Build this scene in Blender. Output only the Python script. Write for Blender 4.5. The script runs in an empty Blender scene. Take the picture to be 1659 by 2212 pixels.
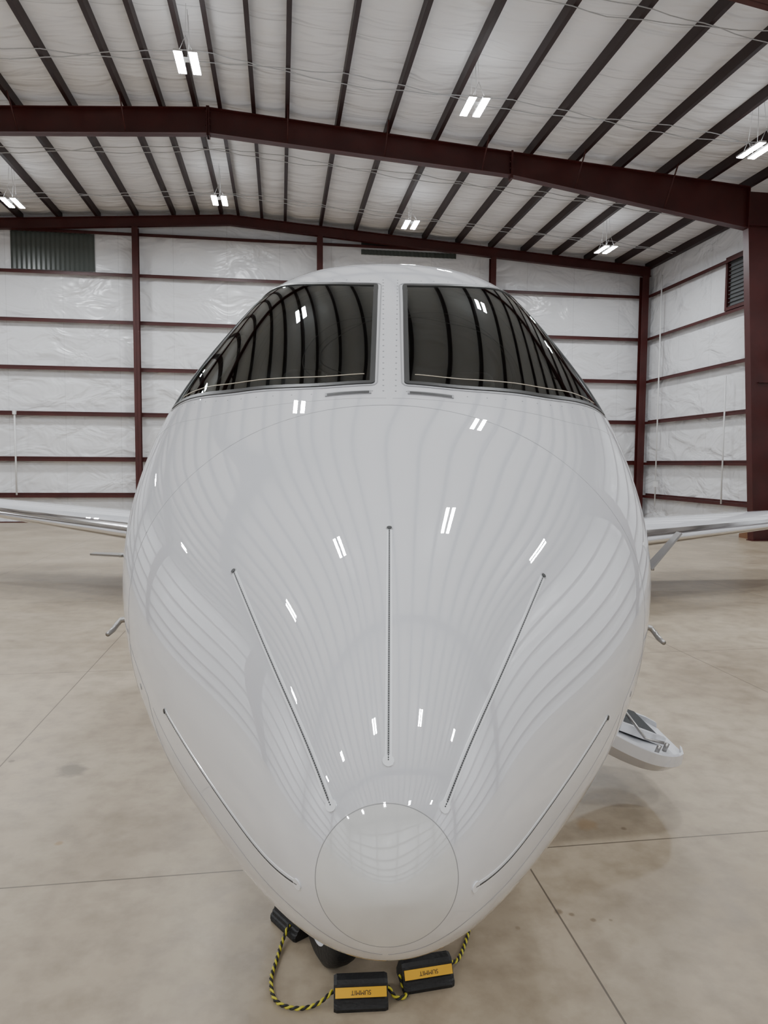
import bpy, math, random, bisect
from mathutils import Vector, Matrix
random.seed(3)
sc = bpy.context.scene
TH = math.radians(8.3)

# ---------------------------------------------------------------- helpers
def lin(r,g,b):
    f=lambda c:(c/255/12.92) if c/255<=0.04045 else ((c/255+0.055)/1.055)**2.4
    return (f(r),f(g),f(b),1)

def mat(name, col, rough=0.5, metal=0.0, coat=0.0, bump=0.0, bscale=20.0, vary=0.0, vscale=5.0, bstretch=(1,1,1), ior=1.5, coatr=0.03, bdist=0.02, spec=0.5, coatior=1.5):
    m=bpy.data.materials.new(name); m.use_nodes=True
    nt=m.node_tree; p=nt.nodes['Principled BSDF']
    p.inputs['Base Color'].default_value=col
    p.inputs['Roughness'].default_value=rough
    p.inputs['Metallic'].default_value=metal
    p.inputs['IOR'].default_value=ior
    p.inputs['Specular IOR Level'].default_value=spec
    p.inputs['Coat Weight'].default_value=coat
    p.inputs['Coat Roughness'].default_value=coatr
    p.inputs['Coat IOR'].default_value=coatior
    if vary>0 or bump>0:
        tc=nt.nodes.new('ShaderNodeTexCoord')
        mp=nt.nodes.new('ShaderNodeMapping'); mp.inputs['Scale'].default_value=bstretch
        nt.links.new(tc.outputs['Object'],mp.inputs['Vector'])
    if vary>0:
        n=nt.nodes.new('ShaderNodeTexNoise'); n.inputs['Scale'].default_value=vscale; n.inputs['Detail'].default_value=2
        nt.links.new(mp.outputs[0],n.inputs['Vector'])
        r=nt.nodes.new('ShaderNodeValToRGB')
        r.color_ramp.elements[0].position=0.3; r.color_ramp.elements[1].position=0.7
        r.color_ramp.elements[0].color=tuple(c*(1-vary) for c in col[:3])+(1,)
        r.color_ramp.elements[1].color=tuple(min(1,c*(1+vary)) for c in col[:3])+(1,)
        nt.links.new(n.outputs['Fac'],r.inputs['Fac']); nt.links.new(r.outputs['Color'],p.inputs['Base Color'])
    if bump>0:
        n=nt.nodes.new('ShaderNodeTexNoise'); n.inputs['Scale'].default_value=bscale; n.inputs['Detail'].default_value=2
        nt.links.new(mp.outputs[0],n.inputs['Vector'])
        b=nt.nodes.new('ShaderNodeBump'); b.inputs['Strength'].default_value=bump; b.inputs['Distance'].default_value=bdist
        nt.links.new(n.outputs['Fac'],b.inputs['Height']); nt.links.new(b.outputs['Normal'],p.inputs['Normal'])
    return m

def emit(name,col,s):
    m=bpy.data.materials.new(name); m.use_nodes=True
    nt=m.node_tree; nt.nodes.remove(nt.nodes['Principled BSDF'])
    e=nt.nodes.new('ShaderNodeEmission'); e.inputs[0].default_value=col; e.inputs[1].default_value=s
    nt.links.new(e.outputs[0],nt.nodes['Material Output'].inputs[0]); return m

class MB:
    def __init__(s): s.v=[]; s.f=[]; s.m=[]; s.sm=[]
    def add(s,vs,fs,mi=0,smooth=False):
        o=len(s.v); s.v+= [tuple(v) for v in vs]
        for f in fs: s.f.append(tuple(o+i for i in f)); s.m.append(mi); s.sm.append(smooth)
    def box(s,x0,x1,y0,y1,z0,z1,mi=0,M=None):
        vs=[Vector((x,y,z)) for z in (z0,z1) for y in (y0,y1) for x in (x0,x1)]
        if M: vs=[M@v for v in vs]
        s.add(vs,[(0,2,3,1),(4,5,7,6),(0,1,5,4),(1,3,7,5),(3,2,6,7),(2,0,4,6)],mi)
    def hexa(s,vs,mi=0):
        s.add(vs,[(0,2,3,1),(4,5,7,6),(0,1,5,4),(1,3,7,5),(3,2,6,7),(2,0,4,6)],mi)
    def prism(s,poly,d0,d1,axis='x',mi=0):
        n=len(poly); mk={'x':lambda d,p:(d,p[0],p[1]),'y':lambda d,p:(p[0],d,p[1]),'z':lambda d,p:(p[0],p[1],d)}[axis]
        vs=[mk(d0,p) for p in poly]+[mk(d1,p) for p in poly]
        fs=[tuple(range(n)),tuple(range(2*n-1,n-1,-1))]+[(i,(i+1)%n,n+(i+1)%n,n+i) for i in range(n)]
        s.add(vs,fs,mi)
    def tube(s,pts,r,seg=8,mi=0,closed=False,cap=True):
        pts=[Vector(p) for p in pts]; n=len(pts); rs=r if isinstance(r,(list,tuple)) else [r]*n
        ref=None; rings=[]
        for i in range(n):
            if closed: t=pts[(i+1)%n]-pts[i-1]
            else: t=pts[min(i+1,n-1)]-pts[max(i-1,0)]
            t.normalize()
            if ref is None: ref=Vector((0,0,1)) if abs(t.z)<0.9 else Vector((1,0,0))
            a=(ref-t*ref.dot(t)); 
            if a.length<1e-6: a=Vector((1,0,0))
            a.normalize(); ref=a; b=t.cross(a)
            rings.append([pts[i]+(a*math.cos(2*math.pi*k/seg)+b*math.sin(2*math.pi*k/seg))*rs[i] for k in range(seg)])
        vs=[v for rg in rings for v in rg]; fs=[]
        for i in range(n if closed else n-1):
            j=(i+1)%n
            for k in range(seg):
                l=(k+1)%seg; fs.append((i*seg+k,i*seg+l,j*seg+l,j*seg+k))
        if cap and not closed:
            fs.append(tuple(range(seg))[::-1]); fs.append(tuple((n-1)*seg+k for k in range(seg)))
        s.add(vs,fs,mi,True)
    def loft(s,rings,mi=0,cap=True,smooth=True):
        n=len(rings[0]); vs=[v for r in rings for v in r]; fs=[]
        for i in range(len(rings)-1):
            for k in range(n):
                l=(k+1)%n; fs.append((i*n+k,i*n+l,(i+1)*n+l,(i+1)*n+k))
        if cap: fs.append(tuple(range(n))[::-1]); fs.append(tuple((len(rings)-1)*n+k for k in range(n)))
        s.add(vs,fs,mi,smooth)
    def obj(s,name,mats,parent=None,rot=0.0,loc=(0,0,0),fixn=True):
        me=bpy.data.meshes.new(name); me.from_pydata(s.v,[],s.f)
        for m in mats: me.materials.append(m)
        me.polygons.foreach_set('material_index',s.m); me.polygons.foreach_set('use_smooth',s.sm)
        me.update()
        if fixn:
            import bmesh
            bm=bmesh.new(); bm.from_mesh(me); bmesh.ops.recalc_face_normals(bm,faces=bm.faces); bm.to_mesh(me); bm.free()
        o=bpy.data.objects.new(name,me); sc.collection.objects.link(o)
        o.rotation_euler=(0,0,rot); o.location=loc
        if parent: o.parent=parent
        return o

def empty(name,loc=(0,0,0),rz=0):
    e=bpy.data.objects.new(name,None); e.location=loc; e.rotation_euler=(0,0,rz); sc.collection.objects.link(e); return e

# ---------------------------------------------------------------- materials
M_red   = mat('red_oxide_steel', lin(66,20,17), 0.45, vary=0.15, vscale=2)
M_purl  = mat('red_oxide_purlin', lin(36,12,12), 0.5)
PAINT=(0.66,0.665,0.695,1)
PK=dict(rough=0.4,coat=1.0,coatr=0.004,spec=0.0,coatior=3.0)
M_paint = mat('white_gloss_paint', PAINT, **PK)
M_cap   = mat('radome_cap_paint', (0.64,0.64,0.63,1), 0.35, coat=1.0, coatr=0.03, spec=0.0, coatior=2.4)
M_black = mat('black_rubber', (0.012,0.012,0.013,1), 0.55, bump=0.2, bscale=60)
M_seal  = mat('window_seal', (0.03,0.03,0.03,1), 0.4)
M_dark  = mat('cockpit_dark_trim', (0.10,0.105,0.108,1), 0.7)
M_grille= mat('cockpit_grille', (0.008,0.008,0.008,1), 0.7)
M_chrome= mat('polished_aluminium', (0.85,0.86,0.88,1), 0.12, metal=1.0)
M_steel = mat('brushed_steel', (0.35,0.34,0.33,1), 0.35, metal=1.0)
M_grey  = mat('joint_grey', (0.28,0.28,0.29,1), 0.5)
M_lgrey = mat('joint_light_grey', (0.36,0.36,0.37,1), 0.4)
M_dash  = mat('strip_dark', (0.03,0.03,0.03,1), 0.5)
M_sealant=mat('clear_sealant', (0.74,0.75,0.77,1), 0.15, coat=0.8)
M_tan   = mat('heater_busbar_tan', (0.42,0.36,0.27,1), 0.5)
M_yel   = mat('yellow_tape', lin(236,178,20), 0.45)
M_yrope = mat('yellow_rope', lin(205,195,60), 0.7)
M_cable = mat('galvanised_cable', (0.52,0.53,0.55,1), 0.5)
M_pipe  = mat('white_conduit', (0.75,0.75,0.75,1), 0.4)
M_led   = emit('led_panel', (0.93,0.97,1.0,1), 340.0)
M_ceilfill    = emit('added_ceiling_fill', (0.93,0.97,1.0,1), 10.0)  # weak glow added on the fixture tops to brighten the ceiling
M_house = mat('light_housing', (0.7,0.7,0.7,1), 0.4)
M_grip  = mat('grip_tread', (0.045,0.048,0.05,1), 0.85, bump=0.5, bscale=200)
M_card  = mat('cardboard', lin(120,85,60), 0.8)
M_sky   = mat('translucent_panel_grey', lin(76,82,78), 0.3)
M_leather=mat('seat_leather', (0.10,0.095,0.09,1), 0.6)

# insulation facing (white vinyl, wrinkled, seamed)
def vinyl(name,col,seam_axis,seam_sp,stretch,rough=0.38,bs=0.5,seamd=0.72,dist=0.12,detail=3):
    m=mat(name,col,rough); nt=m.node_tree; p=nt.nodes['Principled BSDF']
    tc=nt.nodes.new('ShaderNodeTexCoord'); mp=nt.nodes.new('ShaderNodeMapping'); mp.inputs['Scale'].default_value=stretch
    nt.links.new(tc.outputs['Object'],mp.inputs['Vector'])
    n=nt.nodes.new('ShaderNodeTexNoise'); n.inputs['Scale'].default_value=1.0; n.inputs['Detail'].default_value=detail; n.inputs['Distortion'].default_value=0.7
    nt.links.new(mp.outputs[0],n.inputs['Vector'])
    b=nt.nodes.new('ShaderNodeBump'); b.inputs['Strength'].default_value=bs; b.inputs['Distance'].default_value=dist
    nt.links.new(n.outputs['Fac'],b.inputs['Height']); nt.links.new(b.outputs['Normal'],p.inputs['Normal'])
    sp=nt.nodes.new('ShaderNodeSeparateXYZ'); nt.links.new(tc.outputs['Object'],sp.inputs[0])
    pp=nt.nodes.new('ShaderNodeMath'); pp.operation='PINGPONG'; pp.inputs[1].default_value=seam_sp/2
    nt.links.new(sp.outputs[seam_axis],pp.inputs[0])
    lt=nt.nodes.new('ShaderNodeMath'); lt.operation='LESS_THAN'; lt.inputs[1].default_value=0.010
    nt.links.new(pp.outputs[0],lt.inputs[0])
    mx=nt.nodes.new('ShaderNodeMix'); mx.data_type='RGBA'
    mx.inputs[6].default_value=col; mx.inputs[7].default_value=tuple(c*seamd for c in col[:3])+(1,)
    nt.links.new(lt.outputs[0],mx.inputs[0]); nt.links.new(mx.outputs[2],p.inputs['Base Color'])
    return m
M_ceil = vinyl('ceiling_insulation',(0.86,0.855,0.865,1),1,1.83,(0.6,2.6,1),0.36,0.9,0.72,0.13,2)
M_wall = vinyl('wall_insulation',(0.79,0.795,0.815,1),0,1.83,(0.8,0.8,1.3),0.26,0.95,0.86,0.20,3)
M_wallr= vinyl('wall_insulation_side',(0.79,0.795,0.815,1),1,1.83,(0.8,0.8,1.3),0.26,0.95,0.86,0.20,3)

# ---------------------------------------------------------------- building (frame rotated by TH)
XL,XR,YF,YB = -17.4,14.0,-12.4,26.0
RID=-1.7
def roof(x): return 10.86-0.069*abs(x-RID)
GZ=[0.95,2.2,3.75,5.3,6.9,8.5]

# floor material
mf=mat('polished_concrete', lin(178,168,152), 0.42); nt=mf.node_tree; P=nt.nodes['Principled BSDF']; L=nt.links.new
def N(t,**k):
    n=nt.nodes.new(t)
    for a,b in k.items(): setattr(n,a,b)
    return n
tc=N('ShaderNodeTexCoord'); sp=N('ShaderNodeSeparateXYZ'); L(tc.outputs['Object'],sp.inputs[0])
n1=N('ShaderNodeTexNoise'); n1.inputs['Scale'].default_value=0.55; n1.inputs['Detail'].default_value=6; n1.inputs['Roughness'].default_value=0.62; L(tc.outputs['Object'],n1.inputs['Vector'])
cr=N('ShaderNodeValToRGB'); e=cr.color_ramp.elements
e[0].position=0.3; e[0].color=lin(142,127,106); e[1].position=0.7; e[1].color=lin(184,170,149); L(n1.outputs['Fac'],cr.inputs[0])
n2=N('ShaderNodeTexNoise'); n2.inputs['Scale'].default_value=6; n2.inputs['Detail'].default_value=7; n2.inputs['Roughness'].default_value=0.6; L(tc.outputs['Object'],n2.inputs['Vector'])
cr2=N('ShaderNodeValToRGB'); e=cr2.color_ramp.elements; e[0].position=0.32; e[0].color=(0.70,0.68,0.66,1); e[1].position=0.58; e[1].color=(1,1,1,1); L(n2.outputs['Fac'],cr2.inputs[0])
mx=N('ShaderNodeMix',data_type='RGBA',blend_type='MULTIPLY'); mx.inputs[0].default_value=0.8; L(cr.outputs[0],mx.inputs[6]); L(cr2.outputs[0],mx.inputs[7])
cur=mx.outputs[2]
def joint(out,x0,spc,w):
    a=N('ShaderNodeMath',operation='SUBTRACT'); L(out,a.inputs[0]); a.inputs[1].default_value=x0
    b=N('ShaderNodeMath',operation='PINGPONG'); L(a.outputs[0],b.inputs[0]); b.inputs[1].default_value=spc/2
    c=N('ShaderNodeMath',operation='LESS_THAN'); L(b.outputs[0],c.inputs[0]); c.inputs[1].default_value=w; return c.outputs[0]
j1=joint(sp.outputs[0],1.28,3.2,0.0045); j2=joint(sp.outputs[1],3.6,3.75,0.0045)
jm=N('ShaderNodeMath',operation='MAXIMUM'); L(j1,jm.inputs[0]); L(j2,jm.inputs[1])
def over(cur,fac,col):
    m=N('ShaderNodeMix',data_type='RGBA'); L(fac,m.inputs[0]); L(cur,m.inputs[6]); m.inputs[7].default_value=col; return m.outputs[2]
def w2b(X,Y): return (X*math.cos(TH)+Y*math.sin(TH), -X*math.sin(TH)+Y*math.cos(TH))
for X,Y,r,c,st in [(0.835,3.21,0.022,lin(98,80,58),0.75),(0.89,3.19,0.014,lin(100,82,60),0.7),(0.98,3.15,0.014,lin(100,82,60),.7),(1.06,3.15,0.010,lin(100,84,62),0.6),
                (0.62,3.09,0.012,lin(110,92,70),0.5),(1.4,3.98,0.018,lin(95,75,55),.6),(-2.12,4.7,0.11,lin(96,90,80),0.6),(-2.6,4.85,0.02,lin(90,82,70),.6),(-1.78,3.78,0.025,lin(135,105,62),0.6),(1.2,4.03,0.06,lin(150,112,60),0.35)]:
    bx,by=w2b(X,Y)
    d=N('ShaderNodeVectorMath',operation='DISTANCE'); L(tc.outputs['Object'],d.inputs[0]); d.inputs[1].default_value=(bx,by,0)
    a=N('ShaderNodeMath',operation='MULTIPLY_ADD'); L(n2.outputs['Fac'],a.inputs[0]); a.inputs[1].default_value=r*2.0; L(d.outputs['Value'],a.inputs[2])
    mr=N('ShaderNodeMapRange'); L(a.outputs[0],mr.inputs[0]); mr.inputs[1].default_value=r*1.6; mr.inputs[2].default_value=r*2.2; mr.inputs[3].default_value=st; mr.inputs[4].default_value=0
    cur=over(cur,mr.outputs[0],c)
jf=N('ShaderNodeMath',operation='MULTIPLY'); L(jm.outputs[0],jf.inputs[0]); jf.inputs[1].default_value=0.8
cur=over(cur,jf.outputs[0],lin(60,50,40))
L(cur,P.inputs['Base Color'])
rr=N('ShaderNodeMapRange'); L(n2.outputs['Fac'],rr.inputs[0]); rr.inputs[3].default_value=0.28; rr.inputs[4].default_value=0.48; L(rr.outputs[0],P.inputs['Roughness'])
b=MB(); b.box(XL-0.3,XR+0.3,YF-0.3,YB+0.3,-0.2,0); b.obj('floor',[mf],rot=TH)

# purlin positions
pr=[-1.45,-0.65,0.15]+[1.39+1.243*i for i in range(10)]
pl=[2*RID-x for x in pr]+[2*RID-(1.39+1.243*10)]
PX=sorted([x for x in pr+pl if XL+0.3<x<XR-0.25])
b=MB(); xs=[XL-0.05]
ed=[XL-0.05]+PX+[XR+0.05]
for a,c in zip(ed[:-1],ed[1:]):
    for k in range(1,7):
        xs.append(a+(c-a)*k/6)
def sag(x):
    for a,c in zip(ed[:-1],ed[1:]):
        if a<=x<=c:
            t=(x-a)/(c-a); return 0.06*min(1,(c-a))*4*t*(1-t)
    return 0
ny=150; ys=[YF+(YB-YF)*i/ny for i in range(ny+1)]
vs=[];fs=[]
for y in ys:
    for x in xs:
        vs.append((x,y,roof(x)-sag(x)*(0.9+0.3*math.sin(y*3.4+x)*math.sin(y*1.7))))
nx=len(xs)
for j in range(ny):
    for i in range(nx-1): fs.append((j*nx+i,j*nx+i+1,(j+1)*nx+i+1,(j+1)*nx+i))
b.add(vs,fs,0,True)
vs2=[(x,y,roof(x)+0.12) for y in (YF,YB) for x in (XL-0.05,RID,XR+0.05)]
b.add(vs2,[(0,1,4,3),(1,2,5,4)],0)
b.obj('ceiling',[M_ceil],rot=TH,fixn=False)

# walls
b=MB(); poly=[(XL,0),(XR,0),(XR,roof(XR)),(RID,roof(RID)),(XL,roof(XL))]
b.prism(poly,YB,YB+0.2,'y'); b.obj('wall_back',[M_wall],rot=TH)
b=MB(); b.prism(poly,YF-0.2,YF,'y'); b.obj('wall_front',[M_wall],rot=TH)
b=MB(); b.box(XR,XR+0.2,YF,YB,0,roof(XR)); b.obj('wall_right',[M_wallr],rot=TH)
b=MB(); b.box(XL-0.2,XL,YF,YB,0,roof(XL)); b.obj('wall_left',[M_wallr],rot=TH)

def girt_x(b,x0,x1,z,yw,s):
    y0=yw+s*0.005; y1=yw+s*0.21
    b.box(x0,x1,min(y0,y1),max(y0,y1),z-0.006,z+0.006)
    b.box(x0,x1,min(y1,y1-s*0.012),max(y1,y1-s*0.012),z-0.09,z+0.006)
    b.box(x0,x1,min(y0,y0+s*0.012),max(y0,y0+s*0.012),z-0.02,z+0.07)
def girt_y(b,y0,y1,z,xw,s):
    x0=xw+s*0.005; x1=xw+s*0.21
    b.box(min(x0,x1),max(x0,x1),y0,y1,z-0.006,z+0.006)
    b.box(min(x1,x1-s*0.012),max(x1,x1-s*0.012),y0,y1,z-0.09,z+0.006)
    b.box(min(x0,x0+s*0.012),max(x0,x0+s*0.012),y0,y1,z-0.02,z+0.07)
b=MB()
for z in GZ: girt_x(b,XL+0.25,XR-0.25,z,YB,-1)
girt_x(b,-10.0,6.6,9.88,YB,-1)
b.box(XL+.25,XR-.25,YB-0.2,YB-0.01,0.0,0.03)
b.obj('wall_girts_back',[M_red],rot=TH)
b=MB()
for z in GZ: girt_y(b,YF+.25,YB-0.25,z,XR,-1)
b.obj('wall_girts_right',[M_red],rot=TH)
b=MB()
for z in GZ: girt_y(b,YF+.25,YB-0.25,z,XL,1)
b.obj('wall_girts_left',[M_red],rot=TH)
b=MB()
for z in GZ: girt_x(b,XL+.25,XR-.25,z,YF,1)
b.obj('wall_girts_front',[M_red],rot=TH)

b=MB()
for x in PX:
    zt=roof(x)+0.0; s=1 if x>RID else -1
    b.box(x-0.006,x+0.006,YF+0.02,YB-0.02,zt-0.24,zt)
    b.box(x-0.006 if s>0 else x-0.09,x+0.09 if s>0 else x+0.006,YF+0.02,YB-0.02,zt-0.245,zt-0.233)
for x in (XL+0.12,XR-0.12):
    b.box(x-0.08,x+0.08,YF+0.02,YB-0.02,roof(x)-0.26,roof(x)-0.02)
b.obj('roof_purlins',[M_purl],rot=TH)

def frame(yc,name,end=False):
    b=MB(); fw=0.12 if not end else 0.09
    for s,xe in ((1,XR),(-1,XL)):
        half=abs(xe-RID)
        X=lambda d: RID+s*d
        if end: prof=[(0,0.34),(half-0.15,0.34)]
        else: prof=[(0,0.60),(7.6,0.58),(half-1.45,1.10)]
        for (d0,h0),(d1,h1) in zip(prof[:-1],prof[1:]):
            def quad(dz0a,dz1a,dz0b,dz1b,w):
                vs=[]
                for k in (0,1):
                    for y in (yc-w,yc+w):
                        for d,za,zb in ((d0,dz0a,dz0b),(d1,dz1a,dz1b)):
                            x=X(d); zt=roof(x)-0.25
                            vs.append((x,y,zt-(za if k==0 else zb)))
                b.hexa(vs)
            quad(h0,h1,0,0,0.01)
            quad(0.02,0.02,0,0,fw)
            quad(h0,h1,h0-0.02,h1-0.02,fw)
        if not end:
            for d,h in ((0.012,0.66),(7.6,0.66)):
                x=X(d); zt=roof(x)-0.25
                b.box(x-0.025,x+0.025,yc-fw,yc+fw,zt-h,zt+0.03)
                for zz in (0.1,0.25,0.4,0.55):
                    for yy in (-0.07,0.07):
                        b.box(x-0.05,x+0.05,yc+yy-0.015,yc+yy+0.015,zt-zz-0.015,zt-zz+0.015)
            xo=xe-s*0.03; zt=roof(xo)-0.25; zk=8.62
            xi_t=xe-s*1.45; xi_b=xe-s*0.92
            def colbox(xa_b,xb_b,xa_t,xb_t,w,z1):
                vs=[(xa_b,yc-w,0),(xb_b,yc-w,0),(xa_b,yc+w,0),(xb_b,yc+w,0),(xa_t,yc-w,z1),(xb_t,yc-w,z1),(xa_t,yc+w,z1),(xb_t,yc+w,z1)]
                b.hexa(vs)
            colbox(xi_b,xo-s*0.21,xi_t,xo-s*0.21,0.01,zt)
            colbox(xi_b,xi_b+s*0.025,xi_t,xi_t+s*0.025,fw,zk+0.0)
            colbox(xo-s*0.23,xo-s*0.21,xo-s*0.23,xo-s*0.21,fw,zt)
            b.box(min(xi_t,xo-s*.21),max(xi_t,xo-s*.21),yc-fw,yc+fw,zk-0.01,zk+0.015)
            b.box(min(xi_t,xi_t+s*.03),max(xi_t,xi_t+s*.03),yc-fw,yc+fw,zk,roof(xi_t)-0.26)
            b.box(min(xi_b-s*.03,xo-s*.2),max(xi_b-s*.03,xo-s*.2),yc-fw-0.02,yc+fw+.02,0,0.025)
            b.box(min(xi_b,xo-s*.22),max(xi_b,xo-s*.22),yc-fw*.8,yc+fw*.8,4.4,4.412)
            for d in (1.9,4.3,6.8,9.3,11.8):
                x=X(d); h=0.6 if d<7.6 else 0.6+(d-7.6)*0.075
                zt2=roof(x)-0.25
                for q in (-1,1):
                    b.tube([(x,yc+q*0.11,zt2-h+0.03),(x,yc+q*0.75,zt2+0.02)],0.018,6)
    return b.obj(name,[M_red],rot=TH)
for i,y in enumerate((18.2,10.6,3.0,-4.6)): frame(y,'rigid_steel_frame' if i==0 else 'rigid_steel_frame.%03d'%i)
frame(YB-0.35,'end_wall_rafter',end=True); frame(YF+0.35,'end_wall_rafter.001',end=True)
for wn,(ya,yb_) in (('back',(YB-0.46,YB-0.215)),('front',(YF+0.215,YF+0.46))):
    b=MB()
    for x in (-11.1,-4.85,1.4,7.7):
        zt=roof(x)-0.60
        b.box(x-0.1,x+0.1,ya,ya+0.015,0,zt); b.box(x-0.1,x+0.1,yb_-0.015,yb_,0,zt); b.box(x-0.006,x+0.006,ya,yb_,0,zt)
    for x in (XR-0.37,XL+0.37):
        b.box(x-0.13,x+0.13,ya,ya+0.02,0,roof(x)-0.6); b.box(x-0.13,x+0.13,yb_-0.02,yb_,0,roof(x)-0.6); b.box(x-0.008,x+0.008,ya,yb_,0,roof(x)-0.6)
    b.obj('end_wall_columns_'+wn,[M_red],rot=TH)

b=MB()
for yc,amp in ((12.3,0.18),(15.9,0.2),(20.4,0.2),(23.6,0.2),(8.0,0.2),(5.5,0.2),(0.5,0.2)):
    for ph in (0,math.pi):
        pts=[]
        for k in range(0,91):
            x=XL+0.4+(XR-XL-0.8)*k/90
            nearest=min(abs(x-p) for p in PX)
            pts.append((x,yc+amp*math.sin(x*0.85+ph+yc)+0.02*math.sin(3*x+ph),roof(x)-0.255-0.04*min(1,nearest/0.6)))
        b.tube(pts,0.011,4)
b.obj('bracing_cables',[M_cable],rot=TH)
b=MB()
for yy in (13.1,13.6):
    b.box(-2.35,-1.15,yy-0.02,yy+0.02,roof(-1.7)-0.30,roof(-1.7)-0.26)
b.box(-2.1,-2.06,12.9,13.9,roof(-1.7)-0.34,roof(-1.7)-0.30); b.box(-1.4,-1.36,12.9,13.9,roof(-1.7)-0.34,roof(-1.7)-0.30)
b.obj('strut_channel_hanger',[M_cable],rot=TH)

b=MB()
for x0,x1,z0,z1 in ((-8.95,-6.25,8.58,9.83),(2.9,6.4,9.93,10.2),(2.9,6.4,9.6,9.78)):
    n=int((x1-x0)/0.075)
    vs=[];fs=[]
    for i in range(n+1):
        x=x0+(x1-x0)*i/n; yy=YB-0.03-0.02*(i%2)
        vs+=[(x,yy,z0),(x,yy,z1)]
    for i in range(n): fs.append((2*i,2*i+2,2*i+3,2*i+1))
    b.add(vs,fs)
b.obj('translucent_wall_panels',[M_sky],rot=TH)
b=MB()
b.box(XR-0.14,XR-0.005,19.6,21.0,6.95,7.05); b.box(XR-0.14,XR-0.005,19.6,21.0,8.5,8.6)
b.box(XR-0.14,XR-0.005,20.9,21.0,7.05,8.5); b.box(XR-0.14,XR-0.005,19.6,19.7,7.05,8.5)
b.box(XR-0.03,XR-0.005,19.7,20.9,7.05,8.5,1)
for k in range(12): b.box(XR-0.09,XR-0.03,19.7,20.9,7.08+k*0.12,7.095+k*0.12,1)
b.obj('window_1',[M_red,M_dark],rot=TH)
b=MB()
b.tube([(-8.9,YB-0.25,0.95),(-8.9,YB-0.25,3.75)],0.03); b.box(-8.95,-8.85,YB-.3,YB-.2,3.68,3.82)
b.tube([(-11.9,YB-0.25,0.95),(-11.9,YB-0.25,2.2)],0.03)
b.tube([(XR-0.26,24.6,0.6),(XR-0.26,24.6,9.0)],0.025); b.tube([(XR-0.26,20.6,0.9),(XR-0.26,20.6,4.9)],0.025)
b.box(XR-0.3,XR-0.22,24.5,24.7,1.3,1.5)
b.obj('wall_conduits',[M_pipe],rot=TH)
b=MB()
def cbox(x,y,w,d,h):
    b.box(x,x+w,y,y+d,0,h); b.box(x+0.01,x+w*0.48,y+.01,y+d-.01,h,h+0.006); b.box(x+w*.5,x+w-.01,y+.01,y+d-.01,h,h+0.006)
cbox(13.35,18.6,0.4,0.5,0.5)
b.obj('cardboard_box',[M_card],rot=TH)

# high-bay lights
b=MB()
for sx in (-0.14,0.14):
    b.box(sx-0.08,sx+0.08,-0.40,0.40,0.004,0.04,0)
    b.add([(sx-0.073,-0.385,0),(sx+0.073,-0.385,0),(sx+0.073,0.385,0),(sx-0.073,0.385,0)],[(0,3,2,1)],1)
    b.add([(sx-0.05,-0.38,0.043),(sx+0.05,-0.38,0.043),(sx+0.05,0.38,0.043),(sx-0.05,0.38,0.043)],[(0,1,2,3)],2)  # top quad: added fill glow facing the ceiling, not a fixture part
b.box(-0.15,0.15,-0.05,0.05,0.045,0.09,0)
for yy in (-0.3,0.3):
    b.tube([(-0.13,yy,0.05),(0,yy,0.35)],0.004,5,0); b.tube([(0.13,yy,0.05),(0,yy,0.35)],0.004,5,0)
    b.tube([(0,yy,0.35),(0,yy*0.6,1.0)],0.004,5,0)
b.tube([(0,0,0.09),(0.03,0.02,0.5),(0,0,1.0)],0.006,5,0)
lo=b.obj('high_bay_light',[M_house,M_led,M_ceilfill],fixn=False); me=lo.data; first=True
for yb in (22.0,14.7,6.8,-0.8,-8.4):
    for xb in (-13.7,-7.5,-1.75,3.97,10.33):
        if first: o=lo; first=False
        else: o=bpy.data.objects.new('high_bay_light',me); sc.collection.objects.link(o)
        z=roof(xb)-1.06
        o.location=(xb*math.cos(TH)-yb*math.sin(TH),xb*math.sin(TH)+yb*math.cos(TH),z); o.rotation_euler=(0,0,TH)

# ---------------------------------------------------------------- JET
jet=empty('business_jet',(-0.004,0,0)); jet.rotation_euler=(0,math.radians(0.5),0)
Y0=1.07
ST=[ # Y, w, ztop, zbot, zmid, n, shoulder flattening
(1.07,0.0,1.42,1.42,1.42,2.0,0),(1.09,0.068,1.483,1.362,1.42,2.0,0),(1.12,0.114,1.545,1.304,1.42,2.0,0),(1.2,0.190,1.635,1.225,1.42,2.0,0),
(1.35,0.286,1.755,1.12,1.425,2.0,0),(1.5,0.383,1.85,1.045,1.44,2.0,0),(1.7,0.522,1.95,0.98,1.48,2.0,0),(1.9,0.655,2.04,0.935,1.53,2.05,0),
(2.1,0.77,2.13,0.905,1.59,2.05,0.003),(2.3,0.865,2.22,0.88,1.65,2.1,0.012),(2.5,0.94,2.335,0.86,1.72,2.15,0.035),(2.8,1.01,2.61,0.84,1.80,2.2,0.07),
(3.1,1.05,2.87,0.83,1.87,2.3,0.09),(3.3,1.06,2.995,0.825,1.91,2.35,0.098),(3.6,1.068,3.10,0.82,1.95,2.4,0.10),(4.0,1.07,3.14,0.82,1.97,2.35,0.08),(5.0,1.07,3.145,0.82,1.97,2.2,0.02),
(8,1.07,3.12,0.82,1.97,2.05,0),(12.0,1.07,3.12,0.85,1.97,2.0,0),(14,0.95,3.1,1.15,2.1,2.0,0),(16,0.6,3.0,1.75,2.4,2.0,0),(18,0.25,2.88,2.3,2.6,2.0,0),(18.8,0.04,2.8,2.66,2.73,2.0,0)]
NC=6
SS=[math.sqrt(max(0,r[0]-Y0)) for r in ST]
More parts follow.
